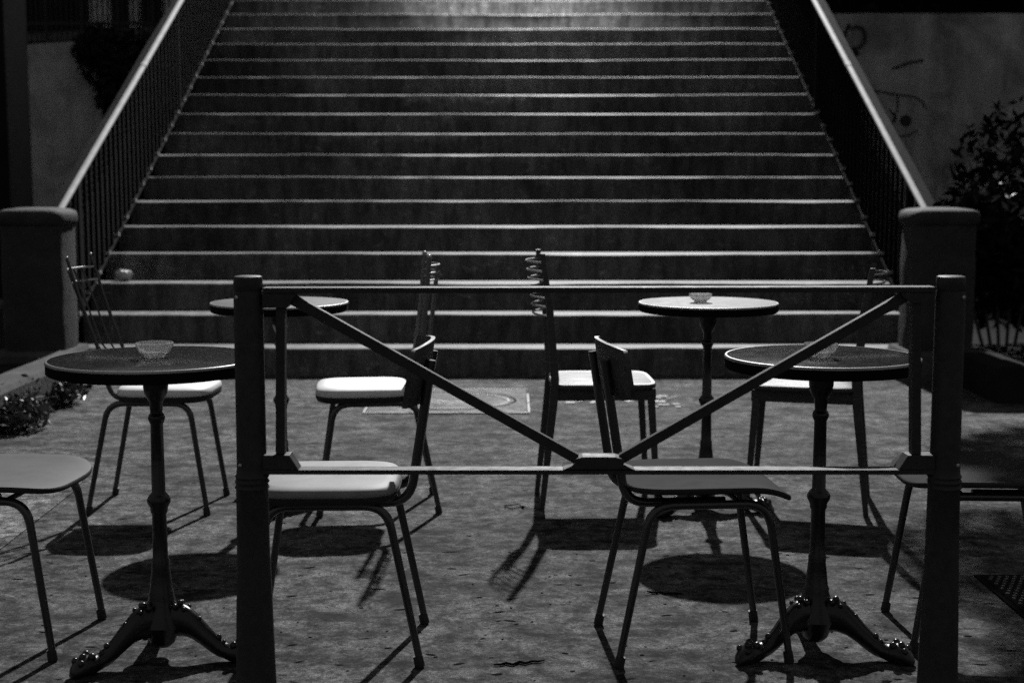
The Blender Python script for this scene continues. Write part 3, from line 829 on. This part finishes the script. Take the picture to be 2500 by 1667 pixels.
bar('upright', [(672, 753), (694, 753), (694, 1110), (672, 1110)], y0=YF - BY + .005, y1=YB - BY - .005)
bar('upright', mir([(672, 740), (694, 740), (694, 1110), (672, 1110)]), y0=YF - BY + .005, y1=YB - BY - .005)
up = [(640, 717.5), (726, 717.5), (718, 726), (700, 752), (640, 752)]
bar('corner_bracket', up, y0=YF - BY - .001, y1=YB - BY + .001); bar('corner_bracket', mir([(a, c - 12 if c > 740 else c - 2) for a, c in up]), y0=YF - BY - .001, y1=YB - BY + .001)
lo = [(640, 1111), (706, 1111), (729, 1146.2), (640, 1146.2)]
bar('corner_bracket', lo, y0=YF - BY - .001, y1=YB - BY + .001); bar('corner_bracket', mir(lo), y0=YF - BY - .001, y1=YB - BY + .001)
zc = D(612, 1182, BY - .03).z; zt_ = D(612, 674, BY).z
for pxx in (612, 2311):
    xx = D(pxx, 1000, BY).x
    b = MB()
    prof = [(.052, -.02), (.052, .03), (.044, .05), (.0415, .12), (.0385, .25), (.0345, .38), (.0335, zc - .016), (.0365, zc - .012), (.0335, zc - .006), (.0335, zc - .004), (.0365, zc + .001), (.0335, zc + .006), (.0335, zc + .008), (.0360, zc + .012), (.0325, zc + .017),
            (.0312, zc + .03), (.0305, zt_ - .045), (.0290, zt_ - .030)]
    b.lathe(prof, (xx, 0, 0), 28); po = b.build('post', M['iron'], br, angle=50)
    b = MB(); b.lathe([(.0285, zt_ - .0295), (.0300, zt_ - .026), (.0300, zt_ - .006), (.0285, zt_ - .001), (.0255, zt_ + .0005), (.004, zt_ + .001)], (xx, 0, 0), 28)
    b.build('cap', M['iron'], po, angle=40)
    for zz in (D(590, 1137, BY - .03).z, D(590, 727, BY - .03).z):
        b = MB(); s_ = -1 if pxx < 1000 else 1
        q = Vector((xx + s_ * -.0 + s_ * .0195, -.0245, zz)); b.sphere(q, .0045, 8, 6); b.build('bolt', M['chrome'], po)

# ------------------------------------------------------------ small ground things
# rectangular manhole cover by the foot of the steps
mc = empty('manhole_cover', (-.327, 7.395, 0)); tag(mc, 'rectangular inspection cover with bright metal rim set in the ground before the steps', 'manhole cover')
hx_, hy_ = .412, .405
b = MB(); b.box((-hx_ + .009, -hy_ + .009, -.01), (hx_ - .009, hy_ - .009, .0045)); b.build('cover_plate', M['cover'], mc, smooth=False)
b = MB()
rg = random.Random(9)
def seg(x0, y0, x1, y1, wd=.008, zz=.0078):
    d = Vector((x1 - x0, y1 - y0)); n_ = Vector((-d.y, d.x)).normalized() * wd / 2
    b.add([(x0 - n_.x, y0 - n_.y, zz), (x1 - n_.x, y1 - n_.y, zz), (x1 + n_.x, y1 + n_.y, zz), (x0 + n_.x, y0 + n_.y, zz)], [(0, 1, 2, 3)])
for (x0, y0, x1, y1) in ((-hx_, -hy_, -.19, -hy_), (-.17, -hy_, .06, -hy_), (.09, -hy_, .2, -hy_), (.3, -hy_, hx_, -hy_), (-hx_, -hy_, -hx_, hy_), (hx_, -hy_, hx_ , -.12), (hx_, -.09, hx_, .22), (-hx_, hy_, hx_, hy_)):
    seg(x0, y0, x1, y1, .012 if abs(x0 - x1) > .01 else .009)
b.build('rim', M['brass'], mc, smooth=False)
b = MB()
for (rx, ry, a0, a1) in ((.31, .26, -2.6, -.2), (.31, .26, -.1, 1.3), (.31, .26, 1.9, 2.9), (.12, .10, 3.3, 5.9), (.13, .1, .2, 1.5)):
    n_ = 22
    for k in range(n_):
        u0, u1 = a0 + (a1 - a0) * k / n_, a0 + (a1 - a0) * (k + 1) / n_
        seg(rx * math.cos(u0), ry * math.sin(u0), rx * math.cos(u1), ry * math.sin(u1), .011, .0062)
seg(-.07, -.02, .0, -.03, .02, .0062); seg(.03, -.02, .09, .0, .02, .0062)
b.build('raised_ring', M['brass'], mc, smooth=False)
b = MB()
for (rx, ry) in ((.345, .30),):
    for k in range(40):
        u0, u1 = k * .157, (k + 1) * .157
        seg(rx * math.cos(u0), ry * math.sin(u0), rx * math.cos(u1), ry * math.sin(u1), .012, .0056)
b.build('groove', M['dirt'], mc, smooth=False)
# worn painted lettering on the ground
b = MB(); rg = random.Random(12)
def gq(x0, y0, x1, y1, wd):
    seg(x0, y0, x1, y1, wd, .005)
for k, (a, c, wp, hp) in enumerate([(1392, 984, 22, 3), (1418, 979, 12, 4), (1448, 983, 10, 5), (1460, 979, 12, 3), (1530, 980, 14, 5), (1552, 976, 10, 5), (1600, 971, 8, 8), (1618, 968, 24, 3), (1612, 981, 26, 3), (1640, 972, 3, 8), (1620, 989, 26, 2.5), (1600, 994, 12, 2.5), (1650, 988, 16, 2.5), (1655, 994, 12, 2.5)]):
    p0 = G(a - wp / 2, c); p1 = G(a + wp / 2, c + rg.uniform(-1.5, 1.5)); q = abs(G(a, c - hp / 2).y - G(a, c + hp / 2).y)
    gq(p0.x, p0.y, p1.x, p1.y, q)
tag(b.build('painted_lettering', M['paint_white'], smooth=False), 'worn white painted lettering on the ground behind the wooden chair with the white seat', 'ground marking')
# studded drain cover at the right
dc = empty('drain_cover', (1.62, 3.80, 0)); tag(dc, 'square studded metal drain cover at the right picture edge', 'drain cover')
b = MB(); b.box((-.268, -.262, -.01), (.268, .262, .005)); b.build('frame', M['dirt'], dc, smooth=False)
b = MB(); b.box((-.252, -.246, .0), (.252, .246, .0075)); b.build('plate', M['dirt'], dc, smooth=False)
b = MB()
for i in range(22):
    for j in range(20):
        b.lathe([(.0065, .007), (.0055, .0105), (.003, .0115)], (-.236 + i * .0225 + (.011 if j % 2 else 0) - .003, -.23 + j * .024, 0), 8)
b.build('stud', M['stud'], dc)
dc.children[-1]['kind'] = 'stuff'
# plastic loop and twigs
b = MB(); c = G(1252, 1238)
pts = [(c.x + .030 * math.cos(t * .42) * (1 + .08 * math.sin(3 * t)), c.y + .028 * math.sin(t * .42), .004 + .002 * math.sin(t)) for t in range(15)] + [(c.x + .045, c.y - .02, .006)]
b.tube(pts, .0016, 6); b.sphere((c.x + .035, c.y - .016, .005), .006, 8, 6)
tag(b.build('cable_tie', M['dirt']), 'thin dark loop of plastic tie lying on the ground near the middle', 'cable tie')
rg = random.Random(77)
tw = [((1580, 1447), (1668, 1452), 'thin dark twig lying left of the dark low-backed chair'), ((1205, 1626), (1330, 1616), 'crooked dark twig at the bottom centre of the picture')]
for a, c, lab in tw:
    p0, p1 = G(*a), G(*c); b = MB()
    pts = [p0.lerp(p1, k / 8) + Vector((0, rg.uniform(-.008, .008), .004)) for k in range(9)]
    b.tube(pts, [.002, .003, .0035, .003, .0035, .003, .003, .0025, .001], 6)
    tag(b.build('twig', M['dirt']), lab, 'twig')
b = MB()
for k in range(420):
    y = rg.uniform(2.9, 4.4) if k < 330 else rg.uniform(4.5, 7.5); x = rg.uniform(-1.5, 1.6) * (y / 4 if y > 4 else 1)
    a = rg.uniform(-.5, .5); L = .004 + .020 * rg.random() ** 2 * (1.6 if rg.random() < .12 else 1); wd = rg.uniform(.0015, .0055)
    d = Vector((math.cos(a), math.sin(a))) * L; n_ = Vector((-d.y, d.x)).normalized() * wd
    mid = Vector((x, y)); bnd = n_ * rg.uniform(-.5, .5)
    v = [mid - d, mid - d * .3 - n_ + bnd, mid + d * .5 - n_ * .6 + bnd, mid + d, mid + d * .3 + n_ + bnd, mid - d * .5 + n_ * .7 + bnd]
    b.add([(q.x, q.y, 0.0013 if x > -1.6 else .0053) for q in v], [(0, 1, 2, 3, 4, 5)])
tag(b.build('debris', M['dirt'], smooth=False), 'scattered leaf bits and grit on the concrete', 'debris', kind='stuff')
# pale bag at the foot of the left railing
b = MB(); c = D(292, 614, 9.2); loops = []
for i in range(11):
    t = .12 + (math.pi - .24) * i / 10
    loops.append([(.055 * math.sin(t) * math.cos(j * .393) * (1 + .7 * noise.noise(Vector((math.cos(j * .393) * 1.7, math.sin(j * .393) * 1.7, i * .31)))), .035 * math.sin(t) * math.sin(j * .393), -.037 * math.cos(t) * (1 + .6 * noise.noise(Vector((math.cos(j * .393) * 1.3 + 5, i * .4, math.sin(j * .393)))))) for j in range(16)])
o = b.loops(loops).build('plastic_bag', M['bag'], loc=(c.x + .02, c.y, nz(Y0 + 2*TREAD) + .035), angle=50)
tag(o, 'small crumpled pale bag on the steps against the left railing', 'bag')
